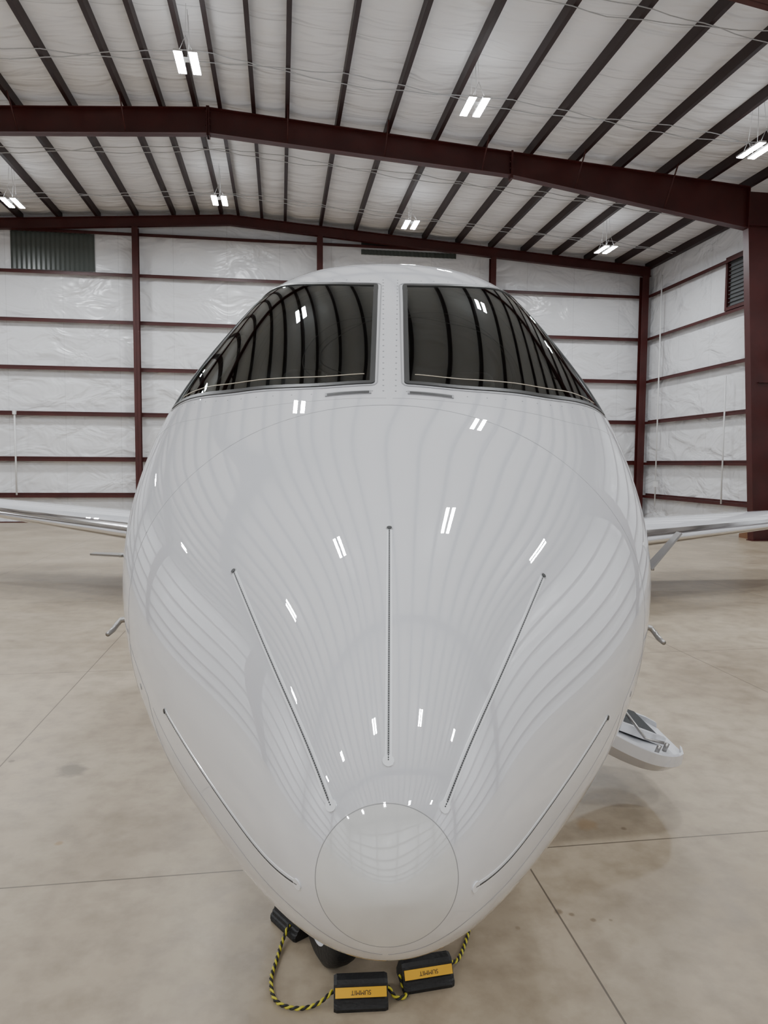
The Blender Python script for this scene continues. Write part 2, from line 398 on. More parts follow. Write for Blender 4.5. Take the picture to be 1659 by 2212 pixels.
def mk(col):
    v=[r[col] for r in ST]; n=len(v); d=[(v[i+1]-v[i])/(SS[i+1]-SS[i]) for i in range(n-1)]
    m=[d[0]]+[0]*(n-2)+[d[-1]]
    for i in range(1,n-1):
        if d[i-1]*d[i]<=0: m[i]=0
        else:
            h0=SS[i]-SS[i-1];h1=SS[i+1]-SS[i]; w1=2*h1+h0; w2=h1+2*h0
            m[i]=(w1+w2)/(w1/d[i-1]+w2/d[i])
    return v,m
TB=[mk(c) for c in range(1,NC+1)]
DS=0.005; NS=int(SS[-1]/DS)+1
def raw(s):
    s=min(s,SS[-1]-1e-6)
    i=min(max(bisect.bisect_right(SS,s)-1,0),len(SS)-2)
    h=SS[i+1]-SS[i]; t=(s-SS[i])/h
    return [(2*t**3-3*t*t+1)*v[i]+(t**3-2*t*t+t)*h*m[i]+(-2*t**3+3*t*t)*v[i+1]+(t**3-t*t)*h*m[i+1] for v,m in TB]
RAW=[raw(i*DS) for i in range(NS+1)]
# fair the lines: gaussian smoothing in s, odd extension about the nose tip
K=int(0.16/DS); kern=[math.exp(-0.5*(k*DS/0.06)**2) for k in range(-K,K+1)]; ks=sum(kern); kern=[k/ks for k in kern]
def fair(T):
    out=[]
    for i in range(NS+1):
        acc=[0]*NC
        for q,kw in enumerate(kern):
            j=i+q-K
            if j<0:
                r=T[-j]; r=[2*T[0][c]-r[c] for c in range(NC)]
            elif j>NS: r=T[NS]
            else: r=T[j]
            for c in range(NC): acc[c]+=kw*r[c]
        out.append(acc)
    return out
TAB=fair(RAW)
def sect(Y):
    s=math.sqrt(max(0,Y-Y0))/DS; i=min(int(s),NS-1); t=min(s-i,1.0)
    return [TAB[i][c]*(1-t)+TAB[i+1][c]*t for c in range(NC)]
def sp_(sec,Y,phi):
    w,zt,zb,zm,n,kf=sec; a=math.radians(phi); si=math.sin(a); co=math.cos(a); e=2/n
    x=w*math.copysign(abs(si)**e,si); hh=(zt-zm) if co>=0 else (zm-zb)
    if co>0: x*=1-max(0,kf)*math.sin(2*a)**4
    return Vector((x,Y,zm+hh*math.copysign(abs(co)**e,co)))
def S(Y,phi): return sp_(sect(Y),Y,phi)
def NRM(Y,phi):
    d=0.01; a=S(max(Y0+1e-4,Y-d),phi); c=S(Y+d,phi); p=S(Y,phi-0.7); q=S(Y,phi+0.7)
    n=(c-a).cross(q-p); n.normalize(); o=S(Y,phi)-Vector((0,Y+0.05,sect(Y)[3]))
    if n.dot(o)<0: n=-n
    return n
def phi_for_x(Y,x):
    sc5=sect(Y); w=sc5[0]; n=sc5[4]; r=min(1,abs(x)/w); return math.copysign(math.degrees(math.asin(r**(n/2))),x)
def chaikin(p,it=3,closed=True):
    for _ in range(it):
        q=[]; n=len(p)
        for i in range(n if closed else n-1):
            a=p[i]; c=p[(i+1)%n]
            q.append((a[0]*.8+c[0]*.2,a[1]*.8+c[1]*.2)); q.append((a[0]*.2+c[0]*.8,a[1]*.2+c[1]*.8))
        p=q
    return p
def dense(pts,m=10):
    out=[]; n=len(pts)
    for i in range(n-1):
        p0=pts[max(i-1,0)];p1=pts[i];p2=pts[i+1];p3=pts[min(i+2,n-1)]
        for k in range(m):
            t=k/m
            out.append(tuple(0.5*((2*p1[j])+(-p0[j]+p2[j])*t+(2*p0[j]-5*p1[j]+4*p2[j]-p3[j])*t*t+(-p0[j]+3*p1[j]-3*p2[j]+p3[j])*t**3) for j in (0,1)))
    out.append(pts[-1]); return out
def catmull_poly(groups):
    out=[]
    for g in groups: out+=dense(g,8)[:-1]
    return out
bottomE=[(3.0,2.545),(14,2.55),(26,2.60),(38,2.68),(50,2.82),(63.5,3.03)]
outerE=[(63.5,3.03),(54,3.25),(44,3.41),(35,3.52)]
topE=[(35,3.52),(27,3.36),(17,3.2),(8,3.13),(2.2,3.11)]
innerE=[(2.2,3.11),(2.6,2.8),(3.0,2.545)]
WS=chaikin(catmull_poly([bottomE,outerE,topE,innerE]),2)
SW=chaikin([(70,3.50),(70,4.0),(50,4.02),(50,3.72)],3)
DOOR=chaikin([(42,4.15),(42,4.85),(112,4.85),(112,4.15)],3)
def pip(pt,poly):
    x,y=pt; c=False; n=len(poly); j=n-1
    for i in range(n):
        xi,yi=poly[i]; xj,yj=poly[j]
        if (yi>y)!=(yj>y) and x<(xj-xi)*(y-yi)/(yj-yi)+xi: c=not c
        j=i
    return c
rows=[Y0+((1.99*i/360)**2) for i in range(0,361)]
rows+=[rows[-1]+(18.8-rows[-1])*i/90 for i in range(1,91)]
NP=400
phis=[-180+360*k/NP for k in range(NP)]
V=[]
for Y in rows:
    sec=sect(Y)
    for ph in phis: V.append(sp_(sec,Y,ph))
hull=[];hm=[];glass=[]
for j in range(len(rows)-1):
    Yc=(rows[j]+rows[j+1])/2
    for k in range(NP):
        l=(k+1)%NP; pc=phis[k]+180/NP; f=(j*NP+k,j*NP+l,(j+1)*NP+l,(j+1)*NP+k)
        if 2.4<Yc<4.1 and abs(pc)<72:
            ap=abs(pc)
            if (Yc<3.7 and pip((ap,Yc),WS)) or (Yc>3.4 and pip((ap,Yc),SW)): glass.append(f); continue
        if 4.1<Yc<4.9 and 40<pc<114 and pip((pc,Yc),DOOR): continue
        hull.append(f); hm.append(1 if Yc<1.123 else 0)
def compact(faces):
    mp={};vs=[];fs=[]
    for f in faces:
        g=[]
        for i in f:
            if i not in mp: mp[i]=len(vs); vs.append(V[i])
            g.append(mp[i])
        fs.append(tuple(g))
    return vs,fs
def liner(m):
    nt=m.node_tree; p=nt.nodes['Principled BSDF']; out=nt.nodes['Material Output']
    g=nt.nodes.new('ShaderNodeNewGeometry'); d=nt.nodes.new('ShaderNodeBsdfDiffuse'); d.inputs[0].default_value=(0.14,0.14,0.145,1)
    mx=nt.nodes.new('ShaderNodeMixShader'); nt.links.new(g.outputs['Backfacing'],mx.inputs[0]); nt.links.new(p.outputs[0],mx.inputs[1]); nt.links.new(d.outputs[0],mx.inputs[2]); nt.links.new(mx.outputs[0],out.inputs[0])
M_hull=mat('fuselage_white_paint',PAINT,**PK); liner(M_hull)
vs,fs=compact(hull); me=bpy.data.meshes.new('fuselage'); me.from_pydata(vs,[],fs)
me.materials.append(M_hull); me.materials.append(M_cap)
me.polygons.foreach_set('material_index',hm); me.polygons.foreach_set('use_smooth',[True]*len(fs)); me.update()
p0=me.polygons[len(fs)//3]; cen=Vector((0,p0.center.y,1.9))
if p0.normal.dot(p0.center-cen)<0: me.flip_normals()
fo=bpy.data.objects.new('fuselage',me); sc.collection.objects.link(fo); fo.parent=jet
mg=bpy.data.materials.new('cockpit_glass'); mg.use_nodes=True; nt=mg.node_tree; nt.nodes.remove(nt.nodes['Principled BSDF'])
gl=nt.nodes.new('ShaderNodeBsdfGlossy'); gl.inputs['Roughness'].default_value=0.005; gl.inputs[0].default_value=(0.95,1,1,1)
tr=nt.nodes.new('ShaderNodeBsdfTransparent'); tr.inputs[0].default_value=(0.74,0.78,0.77,1)
fr=nt.nodes.new('ShaderNodeFresnel'); fr.inputs[0].default_value=1.75
mx=nt.nodes.new('ShaderNodeMixShader'); nt.links.new(fr.outputs[0],mx.inputs[0]); nt.links.new(tr.outputs[0],mx.inputs[1]); nt.links.new(gl.outputs[0],mx.inputs[2]); nt.links.new(mx.outputs[0],nt.nodes['Material Output'].inputs[0])
vs,fs=compact(glass); me=bpy.data.meshes.new('windshield_glass'); me.from_pydata(vs,[],fs); me.materials.append(mg)
me.polygons.foreach_set('use_smooth',[True]*len(fs)); me.update()
p0=me.polygons[len(fs)//3]
if p0.normal.dot(p0.center-Vector((0,p0.center.y+0.5,1.9)))<0: me.flip_normals()
go=bpy.data.objects.new('windshield_glass',me); sc.collection.objects.link(go); go.parent=jet

def ribbon(b,pts,hw,h1,h0=-0.004,closed=False,mi=0):
    P=[S(y,p) for p,y in pts]; Nn=[NRM(y,p) for p,y in pts]; n=len(P); rings=[]
    for i in range(n):
        t=(P[(i+1)%n]-P[i-1]) if closed else (P[min(i+1,n-1)]-P[max(i-1,0)])
        t.normalize(); bb=Nn[i].cross(t); bb.normalize()
        rings.append([P[i]-bb*hw+Nn[i]*h0,P[i]-bb*hw*0.8+Nn[i]*h1,P[i]+bb*hw*0.8+Nn[i]*h1,P[i]+bb*hw+Nn[i]*h0])
    if closed: rings.append(rings[0])
    b.loft(rings,mi,cap=not closed,smooth=False)
mirror=lambda pts:[(-p,y) for p,y in pts]
b=MB()
for w in (WS,mirror(WS)): ribbon(b,w,0.011,0.004,closed=True)
for w in (SW,mirror(SW)): ribbon(b,w,0.013,0.004,closed=True)
b.obj('window_seals',[M_seal],jet)
b=MB()
for w in (WS,mirror(WS)):
    P2=[]; n=len(w)
    for i in range(n):
        s=1 if w[i][0]>0 else -1
        a=w[i-1];c=w[(i+1)%n]; dp=(c[0]-a[0])*1.0*math.pi/180; dy=c[1]-a[1]; L_=math.hypot(dp,dy) or 1
        nx_,ny_=dy/L_,-dp/L_
        P2.append((w[i][0]+s*nx_*0.016*180/math.pi,w[i][1]+s*ny_*0.016))
    ribbon(b,P2,0.003,0.0022,closed=True)
b.obj('windshield_retainer',[M_grey],jet)
b=MB()
for sg in (1,-1):
    ribbon(b,dense([(sg*p,y+0.045) for p,y in [(4.5,2.545),(14,2.55),(26,2.60),(38,2.68),(50,2.82),(59,2.95)]]),0.0022,0.001,-0.001)
b.obj('windshield_busbars',[M_tan],jet)

b=MB()
ringf=lambda p: 2.42-0.30*(min(abs(p),90)/90)**1.6
ribbon(b,[(p,ringf(p)) for p in range(-180,180,3)],0.0020,0.0006,closed=True)
ribbon(b,[(p,1.123) for p in range(-180,180,3)],0.0008,0.0004,closed=True)
for s in (1,-1):
    ribbon(b,dense([(s*p,y) for p,y in [(94,2.12),(95,2.0),(97,1.9)]]),0.0014,0.0006)
    ribbon(b,dense([(s*p,y) for p,y in [(97,1.9),(104,1.88),(110,1.86),(125,1.8),(140,1.76),(160,1.73),(178,1.72)]]),0.0014,0.0006)
    ribbon(b,dense([(s*p,y) for p,y in [(98,1.86),(103,1.7),(107,1.5),(112,1.35),(120,1.22),(135,1.17),(160,1.15),(178,1.15)]]),0.0012,0.0005)
    ribbon(b,dense([(s*p,y) for p,y in [(0.5,2.46),(15,2.47),(30,2.52),(45,2.62),(58,2.78),(72,3.0),(80,3.4)]]),0.0011,0.0004)
b.obj('panel_joints',[M_grey],jet)
b=MB()
def strip_pts(pts):
    ribbon(b,pts,0.0078,0.0010,-0.002,mi=0)
    ribbon(b,pts,0.0026,0.0016,0,mi=2)
    fine=dense(pts,4); m=110; n=len(fine)-1
    def f(t):
        q=t*n; i=min(int(q),n-1); r=q-i
        return (fine[i][0]*(1-r)+fine[i+1][0]*r,fine[i][1]*(1-r)+fine[i+1][1]*r)
    for i in range(m):
        ribbon(b,[f(i/m),f((i+0.7)/m)],0.0013,0.0022,0,mi=1)
    for (p,y),mi_,r in ((pts[0],0,0.010),(pts[-1],2,0.0085),(pts[-1],1,0.006)):
        P=S(y,p);nn=NRM(y,p); t=nn.orthogonal().normalized(); u=nn.cross(t)
        h=0.002 if mi_!=1 else 0.0035
        rg=[[P+(t*math.cos(a*math.pi/8)+u*math.sin(a*math.pi/8))*r+nn*hh for a in range(16)] for hh in (-0.003,h)]
        b.loft(rg,mi_,smooth=False)
def ysq(y0,y1,n=60):
    s0=math.sqrt(y0-Y0); s1=math.sqrt(y1-Y0); return [Y0+(s0+(s1-s0)*i/n)**2 for i in range(n+1)]
strip_pts([(0,y) for y in ysq(1.165,1.69)])
for s in (1,-1):
    yy=ysq(1.142,1.73); strip_pts([(phi_for_x(y,s*(0.094+(0.380-0.094)*((y-yy[0])/(yy[-1]-yy[0]))**0.93)),y) for y in yy])
    yy=ysq(1.158,1.75); n=len(yy)-1; strip_pts([(s*(102-9.5*i/n),y) for i,y in enumerate(yy)])
b.obj('lightning_diverter_strips',[M_sealant,M_dash,M_lgrey],jet)
b=MB()
def rivet(p,y,r=0.003,mi=0):
    P=S(y,p);nn=NRM(y,p); t=nn.orthogonal().normalized(); u=nn.cross(t)
    b.loft([[P+(t*math.cos(a*math.pi/3)+u*math.sin(a*math.pi/3))*r*k+nn*hh for a in range(6)] for hh,k in ((-0.001,1),(0.0008,1))],mi,smooth=False)
for i in range(24):
    y=2.5+i*(3.16-2.5)/23
    for p in (-1.0,1.0): rivet(p,y,0.0036)
for s in (1,-1):
    for grp,off in ((bottomE,-0.045),(topE,0.045)):
        pl_=catmull_poly([grp])
        for q in pl_[::3]: rivet(s*q[0],q[1]+off,0.0028)
    rivet(s*99,1.99,0.010)
b.obj('rivets',[M_grey],jet)
b=MB()
for s in (1,-1):
    ribbon(b,dense([(s*p,2.492) for p in (3.2,6,9,12.5)]),0.012,0.004,mi=1)
    ribbon(b,dense([(s*p,2.490) for p in (3.6,6,9,12.1)]),0.008,0.005,mi=0)
b.obj('defog_slots',[M_dash,M_grey],jet)

# cockpit interior
b=MB()
g=[(0.46,2.68,2.33),(0.80,3.0,2.32),(0.82,3.14,2.31)]
top=[(x,y,z) for x,y,z in g]+[(-x,y,z) for x,y,z in g[::-1]]
bot=[(x*0.98,y+0.02,z-0.08) for x,y,z in top]
n=len(top); b.add(top+bot,[tuple(range(n)),tuple(range(2*n-1,n-1,-1))]+[(i,(i+1)%n,n+(i+1)%n,n+i) for i in range(n)])
b.box(-0.80,0.80,3.10,3.14,1.6,2.30)
sec4=sect(4.08); bk=[sp_(sec4,4.08,a) for a in range(-180,180,6)]; c4=Vector((0,4.08,2.0)); bk=[c4+(v-c4)*0.985 for v in bk]
b.loft([bk,[v+Vector((0,0.03,0)) for v in bk]],0,smooth=False)
b.tube([(0.76,3.14,2.32),(0.45,3.14,2.40),(-0.45,3.14,2.40),(-0.76,3.14,2.32)],0.02,8)
for s in (1,-1):
    for (x,y,r) in ((0.20,2.98,0.075),(0.50,2.90,0.07)):
        rg=[[Vector((s*x+math.cos(a*math.pi/12)*r*k,y+math.sin(a*math.pi/12)*r*k,z)) for a in range(24)] for z,k in ((2.325,1),(2.345,1),(2.35,0.85))]
        b.loft(rg,1,smooth=False)
    for x in (0.33,0.40): b.tube([(s*x,3.0,2.33),(s*x,3.0,2.36)],0.02,10,1)
    b.tube([(s*0.42,3.3,1.9),(s*0.42,3.26,2.25)],0.02,8,1)
    b.tube([(s*0.42-.14,3.26,2.36),(s*0.42-.12,3.26,2.24),(s*0.42+.12,3.26,2.24),(s*0.42+.14,3.26,2.36)],0.015,8,1)
b.obj('cockpit_dash',[M_dark,M_grille],jet)
b=MB()
for s in (1,-1):
    x=s*0.45
    def rbox(cx,cy,cz,hx,hy,hz,tilt=0):
        rings=[]
        for k in range(9):
            t=-1+2*k/8; sc_=(1-abs(t)**4*0.35)
            rings.append([Vector((cx+math.copysign(abs(math.cos(a))**0.5,math.cos(a))*hx*sc_,cy+math.copysign(abs(math.sin(a))**0.5,math.sin(a))*hy*sc_+t*tilt,cz+t*hz)) for a in [i*math.pi/10 for i in range(20)]])
        b.loft(rings,0)
    rbox(x,3.82,2.0,0.24,0.07,0.38,0.06); rbox(x,3.9,2.5,0.13,0.05,0.1,0.01); rbox(x,3.6,1.58,0.25,0.25,0.08)
    b.box(x-.12,x+.12,3.5,3.8,1.1,1.5)
b.box(-0.8,0.8,3.1,4.9,1.05,1.1)
b.obj('pilot_seats',[M_leather],jet)

b=MB()
for s in (1,-1):
    for i in range(6):
        yc=5.6+i*0.95
        pts=[(s*(68+9*math.sin(a)),yc+0.17*math.cos(a)) for a in [k*math.pi/12 for k in range(24)]]
        c=S(yc,s*68)+NRM(yc,s*68)*0.004
        vs=[c]+[S(y,p)+NRM(y,p)*0.004 for p,y in pts]
        b.add(vs,[(0,k+1,(k+1)%24+1) for k in range(24)],0,True)
        ribbon(b,pts,0.012,0.007,closed=True,mi=1)
b.obj('cabin_windows',[mat('cabin_window_dark',(0.02,0.022,0.025,1),0.05),M_grey],jet)

# wings
def airfoil(c,t):
    up=[];lo=[]
    xs=[0,0.004,0.012,0.03,0.06,0.1,0.18,0.3,0.45,0.6,0.75,0.9,1.0]
    yt=lambda x:5*t*(0.2969*math.sqrt(x)-0.126*x-0.3516*x*x+0.2843*x**3-0.1015*x**4)
    for x in xs: up.append((x*c,(yt(x)*1.1+0.02*math.sin(math.pi*x))*c)); lo.append((x*c,(-yt(x)*0.8+0.01*math.sin(math.pi*x))*c))
    return up+lo[-2:0:-1],xs
for s,nm in ((1,'wing_port'),(-1,'wing_starboard')):
    b=MB(); rings=[]
    secs=[(0.55,8.7,3.7,0.76,0.14),(3.85,10.44,2.5,1.01,0.16),(6.17,11.4,1.95,1.18,0.14),(8.3,12.3,1.3,1.36,0.11)]
    allr=[]
    for i in range(len(secs)-1):
        for k in range(6):
            t=k/6; allr.append([a+(c-a)*t for a,c in zip(secs[i],secs[i+1])])
    allr.append(list(secs[-1]))
    for X_,YL,c,z,t in allr:
        pf,xs_=airfoil(c,t); rings.append([Vector((s*X_,YL+px,z+pz)) for px,pz in pf])
    X_,YL,c,z,t=secs[-1]
    for k in range(1,6):
        a=k/5*math.radians(75); R=0.35; px_=X_+R*math.sin(a); pz_=z+R*(1-math.cos(a)); cc=c*(1-0.1*k)
        pf,_=airfoil(cc,0.1); rings.append([Vector((s*(px_-q[1]*math.sin(a)),YL+0.12*k+q[0],pz_+q[1]*math.cos(a))) for q in pf])
    pf,_=airfoil(0.35,0.09); rings.append([Vector((s*(px_+0.12-q[1]),YL+1.2+q[0],pz_+0.75)) for q in pf])
    n=len(rings[0]); vs=[v for r in rings for v in r]
    for part in (0,1):
        fs=[]
        for i in range(len(rings)-1):
            for k in range(n):
                l=(k+1)%n
                le = (k<4) or (k>=n-5)
                if (part==1)==le: fs.append((i*n+k,i*n+l,(i+1)*n+l,(i+1)*n+k))
        b.add(vs,fs,part,True)
    b.add(rings[-1],[tuple(range(n))],0)
    b.obj(nm,[M_paint,M_chrome],jet)
b=MB(); rings=[]
for i in range(25):
    t=i/24; Y=8.0+5.8*t; k=math.sin(math.pi*t)**0.5 if 0<t<1 else 0.02
    rings.append([Vector((1.25*k*math.cos(a),Y,1.0+0.42*k*math.sin(a))) for a in [j*math.pi/16 for j in range(32)]])
b.loft(rings,0); b.obj('belly_fairing',[M_paint],jet)
for s,nm in ((1,'engine_port'),(-1,'engine_starboard')):
    b=MB(); cx,cz=s*1.62,2.45
    prof=[(13.0,0.36),(12.95,0.40),(13.0,0.45),(13.3,0.53),(13.9,0.56),(14.8,0.52),(15.5,0.42),(15.9,0.33)]
    rg=[[Vector((cx+r*math.cos(a),y,cz+r*math.sin(a))) for a in [j*math.pi/20 for j in range(40)]] for y,r in prof]
    b.loft(rg[2:],0,cap=False); b.loft(rg[:3],1,cap=False)
    b.loft([[Vector((cx+r*math.cos(a),y,cz+r*math.sin(a))) for a in [j*math.pi/20 for j in range(40)]] for y,r in ((13.0,0.36),(13.4,0.36),(13.4,0.02))],2,cap=False)
    for k in range(20):
        a=k*math.pi/10; c_,s_=math.cos(a),math.sin(a)
        b.add([(cx+0.08*c_,13.3,cz+0.08*s_),(cx+0.35*c_-.03*s_,13.28,cz+0.35*s_+.03*c_),(cx+0.35*math.cos(a+.2),13.36,cz+0.35*math.sin(a+.2)),(cx+0.08*math.cos(a+.3),13.36,cz+0.08*math.sin(a+.3))],[(0,1,2,3)],1)
    b.loft([[Vector((cx+r*math.cos(a),y,cz+r*math.sin(a))) for a in [j*math.pi/8 for j in range(16)]] for y,r in ((13.12,0.005),(13.25,0.06),(13.39,0.1))],1)
    b.loft([[Vector((cx+r*math.cos(a),y,cz+r*math.sin(a))) for a in [j*math.pi/10 for j in range(20)]] for y,r in ((15.88,0.32),(15.5,0.3),(15.5,0.02))],2,cap=False)
    b.box(min(s*0.7,s*1.15),max(s*0.7,s*1.15),13.6,15.2,2.38,2.52,0)
    b.obj(nm,[M_paint,M_chrome,M_dash],jet)
b=MB(); rings=[]
for X_,YL,c,z in ((0,14.6,3.3,2.8),(0,15.6,2.6,3.6),(0,16.9,1.9,5.6)):
    pf,_=airfoil(c,0.11); rings.append([Vector((q[1],YL+q[0],z)) for q in pf])
b.loft(rings,0); b.obj('vertical_stabiliser',[M_paint],jet)
b=MB(); rings=[]
for X_ in (-2.9,-1.45,0,1.45,2.9):
    u=abs(X_)/2.9; pf,_=airfoil(1.5-0.7*u,0.1); rings.append([Vector((X_,16.8+1.1*u+q[0],5.62+q[1])) for q in pf])
b.loft(rings,0); b.obj('horizontal_stabiliser',[M_paint],jet)

# gear
def wheel(b,cx,cy,cz,R,w,rz=0,mi_t=0,mi_h=1,piv=None):
    prof=[(-w*.5,R*.55),(-w*.5,R*.82),(-w*.38,R*.96),(-w*.15,R),(w*.15,R),(w*.38,R*.96),(w*.5,R*.82),(w*.5,R*.55)]
    M=Matrix.Translation(piv)@Matrix.Rotation(rz,4,'Z')@Matrix.Translation(-Vector(piv)) if piv else Matrix()
    b.loft([[M@Vector((cx+x,cy+r*math.cos(a),cz+r*math.sin(a))) for a in [j*math.pi/20 for j in range(40)]] for x,r in prof],mi_t,cap=False)
    hp=[(-w*.5,R*.55),(-w*.4,R*.5),(-w*.3,R*.2),(-w*.35,0.02),(w*.35,0.02),(w*.3,R*.2),(w*.4,R*.5),(w*.5,R*.55)]
    b.loft([[M@Vector((cx+x,cy+r*math.cos(a),cz+r*math.sin(a))) for a in [j*math.pi/20 for j in range(40)]] for x,r in hp],mi_h,cap=False)
b=MB(); gy=2.955; gx=-0.07; pv=(gx,gy,0); rz=math.radians(26)
for x in (gx-0.16,gx+0.16): wheel(b,x,gy,0.2,0.2,0.13,rz,piv=pv)
b.tube([(gx,gy,0.2),(gx,gy+0.03,0.9)],0.045,16,2)
b.tube([(gx,gy,0.45),(gx,gy+0.03,0.95)],0.065,16,1)
Mr=Matrix.Rotation(rz,4,'Z'); ax=[Mr@Vector((x,0,0)) for x in (-0.16,0.16)]
b.tube([Vector(pv)+Vector((0,0,.2))+a for a in ax],0.03,12,2)
b.tube([(gx,gy-0.05,0.3),(gx,gy-0.17,0.42),(gx,gy-0.06,0.6)],0.018,8,1)
b.tube([(gx,gy+.05,0.7),(gx,gy+0.6,0.9)],0.025,8,1)
for s in (1,-1): b.box(s*0.26-0.008,s*0.26+0.008,gy-0.15,gy+0.45,0.60,0.9,1)
b.obj('nose_landing_gear',[M_black,M_paint,M_steel],jet)
for s,nm in ((1,'main_gear_port'),(-1,'main_gear_starboard')):
    b=MB(); zz=0.33+(0.013 if s>0 else -0.013)
    for dx in (-0.17,0.17): wheel(b,s*1.5+dx,11.9,zz,0.33,0.2)
    b.tube([(s*1.5-0.17,11.9,zz),(s*1.5+0.17,11.9,zz)],0.04,10,2); b.tube([(s*1.5,11.9,zz),(s*1.45,11.8,1.0)],0.06,12,1)
    b.obj(nm,[M_black,M_paint,M_steel],jet)

# probes
b=MB()
def frame_at(Y,phi): return S(Y,phi),NRM(Y,phi)
for s,(Y,ph),ang,ln in ((1,(2.66,92),48,0.18),(-1,(2.66,91),0,0.13)):
    P,n=frame_at(Y,s*ph)
    b.tube([P-n*0.01,P+n*0.010],0.03,16,1)
    b.tube([P,P+n*0.03],0.008,8,0)
    d=Vector((s*math.cos(math.radians(ang)),0.0,math.sin(math.radians(ang))))
    up=Vector((0,1,0))
    q=[P+n*0.012,P+n*0.012+d*ln]
    o=d.cross(up)*0.0035
    vs=[q[0]-up*0.03-o,q[0]+up*0.04-o,q[1]+up*0.05-o,q[1]+up*0.005-o,q[0]-up*0.03+o,q[0]+up*0.04+o,q[1]+up*0.05+o,q[1]+up*0.005+o]
    b.add(vs,[(0,1,2,3),(7,6,5,4),(0,4,5,1),(1,5,6,2),(2,6,7,3),(3,7,4,0)],0)
for s in (1,-1):
    P,n=frame_at(2.5,s*101)
    a=P-n*0.01; c=P+n*0.038+Vector((0,-0.0,-0.012))
    b.tube([a,P+n*0.025,c,c+Vector((s*0.002,-0.03,-0.012)),c+Vector((-s*0.002,-0.09,-0.014))],[0.013,0.010,0.0095,0.0095,0.008],12,0)
    b.tube([P-n*.01,P+n*0.004],0.026,16,1)
b.obj('air_data_probes',[M_steel,M_paint],jet)

# airstair door (port side), lying open to near the floor
b=MB()
y0,y1=4.06,4.94; XS=1.01
def dp(t,off):
    x=0.84+ t*XS; z=0.33+0.55*(1-t)**1.8
    dz=-0.55*1.8*(1-t)**0.8; l=math.hypot(XS,dz); return (x-off*dz/l,z+off*XS/l)
rings=[]; m=28
def yw(t):
    d=max(0,(t-0.70)/0.30); return 0.22*(1-math.sqrt(max(0,1-d*d)))
for i in range(m+1):
    t=i/m; ins=yw(t)
    xo,zo=dp(t,-0.08); xi,zi=dp(t,0.05); xm,zm_=dp(t,-0.02); xr,zr=dp(t,0.02)
    rings.append([Vector((xo-0.03*t,y0+ins+0.09,zo)),Vector((xo-0.03*t,y1-ins-0.09,zo)),Vector((xm,y1-ins-0.01,zm_)),Vector((xi,y1-ins,zi)),Vector((xi,y1-ins-0.03,zi)),Vector((xr,y1-ins-0.035,zr)),Vector((xr,y0+ins+0.035,zr)),Vector((xi,y0+ins+0.03,zi)),Vector((xi,y0+ins,zi)),Vector((xm,y0+ins+0.01,zm_))])
b.loft(rings,0,smooth=False)
for i in range(2):
    t=0.08+i*0.22; x,z=dp(t,0.03)
    b.box(x-0.09,x+0.1,y0+0.1,y1-0.1,z+0.05,z+0.075,0); b.box(x-0.08,x+0.09,y0+0.12,y1-0.12,z+0.075,z+0.079,1)
    b.box(x-0.08,x-0.07,y0+0.1,y1-0.1,z-0.0,z+0.06,0)
def slab(t0,t1,ya,yb,h,mi):
    vs=[]
    for off in (0.015,h):
        for y in (ya,yb):
            for t in (t0,t1):
                x,z=dp(t,off); vs.append((x,y,z))
    b.hexa(vs,mi)
slab(0.50,0.90,y0+0.33,y1-0.08,0.06,1)
slab(0.50,0.92,y0+0.29,y0+0.325,0.07,0)
for t,yy in ((0.80,y0+0.12),(0.88,y0+0.2)):
    x,z=dp(t,0.02); b.tube([(x,yy,z),(x+0.02,yy,z+0.05)],0.014,10,2)
x,z=dp(0.74,0.03); b.tube([(x-0.07,y0+0.35,z+0.16),(x+0.02,y0+0.2,z+0.03),(x+0.12,y0+0.16,z+0.02)],0.010,8,2)
b.obj('airstair',[M_paint,M_grip,M_steel],jet)

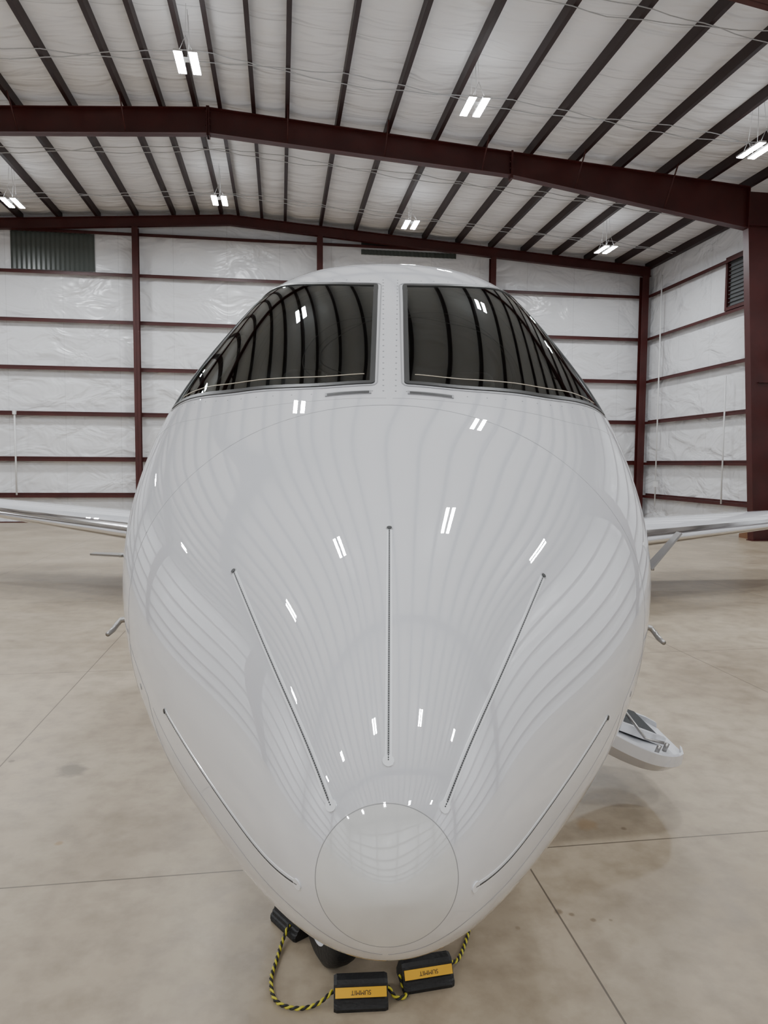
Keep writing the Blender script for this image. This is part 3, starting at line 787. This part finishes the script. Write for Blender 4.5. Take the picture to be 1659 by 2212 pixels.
# ---------------------------------------------------------------- chocks + ropes
def chock(name,X,Y,rz,L_=0.21,text=True):
    e=empty(name,(X,Y,0),rz)
    b=MB()
    prof=[(-0.068,0.0),(-0.072,0.015),(-0.067,0.026),(-0.061,0.030),(-0.057,0.042),(-0.050,0.046),(-0.045,0.060),(-0.039,0.066),(-0.03,0.086),(-0.018,0.096),(0.018,0.096),(0.03,0.086),(0.039,0.066),(0.045,0.060),(0.050,0.046),(0.057,0.042),(0.061,0.030),(0.067,0.026),(0.072,0.015),(0.068,0.0)]
    rings=[]
    for x,k in ((-L_/2,0.9),(-L_/2+0.012,1),(L_/2-0.012,1),(L_/2,0.9)):
        rings.append([Vector((x,p*k,max(0,0.048+(z-0.048)*k))) for p,z in prof])
    for r in rings:
        for v in r:
            if v.z<0.006: v.z=0.0
    b.loft(rings,0,smooth=False)
    b.obj('rubber_body',[M_black],e)
    if text:
        a=Vector((0,-0.0615,0.044)); c=Vector((0,-0.034,0.088)); d=(c-a).normalized(); nn=Vector((0,-d.z,d.y)); nn=nn if nn.z>0 else -nn
        b=MB(); w=L_/2-0.006
        lo_=a+d*0.008+nn*0.002; hi=a+d*0.042+nn*0.002
        b.add([(-w,lo_.y,lo_.z),(w,lo_.y,lo_.z),(w,hi.y,hi.z),(-w,hi.y,hi.z)]+[(-w,lo_.y-nn.y*.006,lo_.z-nn.z*.006),(w,lo_.y-nn.y*.006,lo_.z-nn.z*.006),(w,hi.y-nn.y*.006,hi.z-nn.z*.006),(-w,hi.y-nn.y*.006,hi.z-nn.z*.006)],[(0,1,2,3),(4,5,6,7),(0,1,5,4),(1,2,6,5),(2,3,7,6),(3,0,4,7)])
        b.obj('yellow_band',[M_yel],e)
        tcu=bpy.data.curves.new('band_lettering','FONT'); tcu.body='SUMMIT'; tcu.size=0.022; tcu.align_x='CENTER'; tcu.align_y='CENTER'; tcu.extrude=0.0003
        to=bpy.data.objects.new('band_lettering',tcu); sc.collection.objects.link(to); to.parent=e
        mid=(lo_+hi)/2+nn*0.0012
        xa=Vector((-1,0,0)); ya=-d; za=xa.cross(ya)
        to.matrix_local=Matrix(((xa.x,ya.x,za.x,mid.x),(xa.y,ya.y,za.y,mid.y),(xa.z,ya.z,za.z,mid.z),(0,0,0,1)))
        tcu.materials.append(M_dash)
    return e
chock('wheel_chock',-0.08,2.655,math.radians(4))
chock('wheel_chock',0.180,2.765,math.radians(13))
chock('wheel_chock',-0.395,3.10,math.radians(-50),text=False)
chock('wheel_chock',0.36,3.32,math.radians(14),text=False)
def rope(name,pts):
    P=[Vector(p) for p in pts]; path=[]
    n=len(P)
    for i in range(n-1):
        p0=P[max(i-1,0)];p1=P[i];p2=P[i+1];p3=P[min(i+2,n-1)]
        m=max(6,int((p2-p1).length/0.004))
        for k in range(m):
            t=k/m; path.append(0.5*((2*p1)+(-p0+p2)*t+(2*p0-5*p1+4*p2-p3)*t*t+(-p0+3*p1-3*p2+p3)*t**3))
    path.append(P[-1]); b=MB(); r=0.004
    for ph,mi in ((0,0),(math.pi,1)):
        pts2=[]; L0=0
        for i,p in enumerate(path):
            t=(path[min(i+1,len(path)-1)]-path[max(i-1,0)]).normalized(); u=t.cross(Vector((0,0,1))).normalized(); v=u.cross(t)
            if i: L0+=(p-path[i-1]).length
            a=L0/0.042*2*math.pi+ph; pts2.append(p+(u*math.cos(a)+v*math.sin(a))*r)
        b.tube(pts2,0.0046,6,mi)
    b.obj(name,[M_yrope,M_black])
rope('chock_rope',[(-0.187,2.645,0.04),(-0.25,2.61,0.012),(-0.33,2.59,0.012),(-0.41,2.63,0.012),(-0.445,2.74,0.012),(-0.44,2.86,0.012),(-0.43,2.97,0.02),(-0.41,3.03,0.05)])
rope('chock_rope',[(0.028,2.66,0.05),(0.06,2.645,0.015),(0.10,2.66,0.012),(0.09,2.70,0.012),(0.075,2.735,0.04)])
rope('chock_rope',[(0.285,2.795,0.05),(0.32,2.84,0.03),(0.36,2.95,0.012),(0.40,3.1,0.012),(0.38,3.24,0.05)])

# ---------------------------------------------------------------- world + camera
w=bpy.data.worlds.new('World'); sc.world=w; w.use_nodes=True
w.node_tree.nodes['Background'].inputs[0].default_value=(0.5,0.5,0.52,1); w.node_tree.nodes['Background'].inputs[1].default_value=0.3
cam=bpy.data.cameras.new('camera'); co=bpy.data.objects.new('camera',cam); sc.collection.objects.link(co)
cam.sensor_fit='VERTICAL'; cam.sensor_height=34.6; cam.lens=24.0; cam.clip_start=0.05; cam.clip_end=200
co.matrix_world=Matrix.Translation((0,0,2.1))@Matrix.Rotation(math.radians(90-3.9),4,'X')@Matrix.Rotation(math.radians(0.37),4,'Z')
sc.camera=co
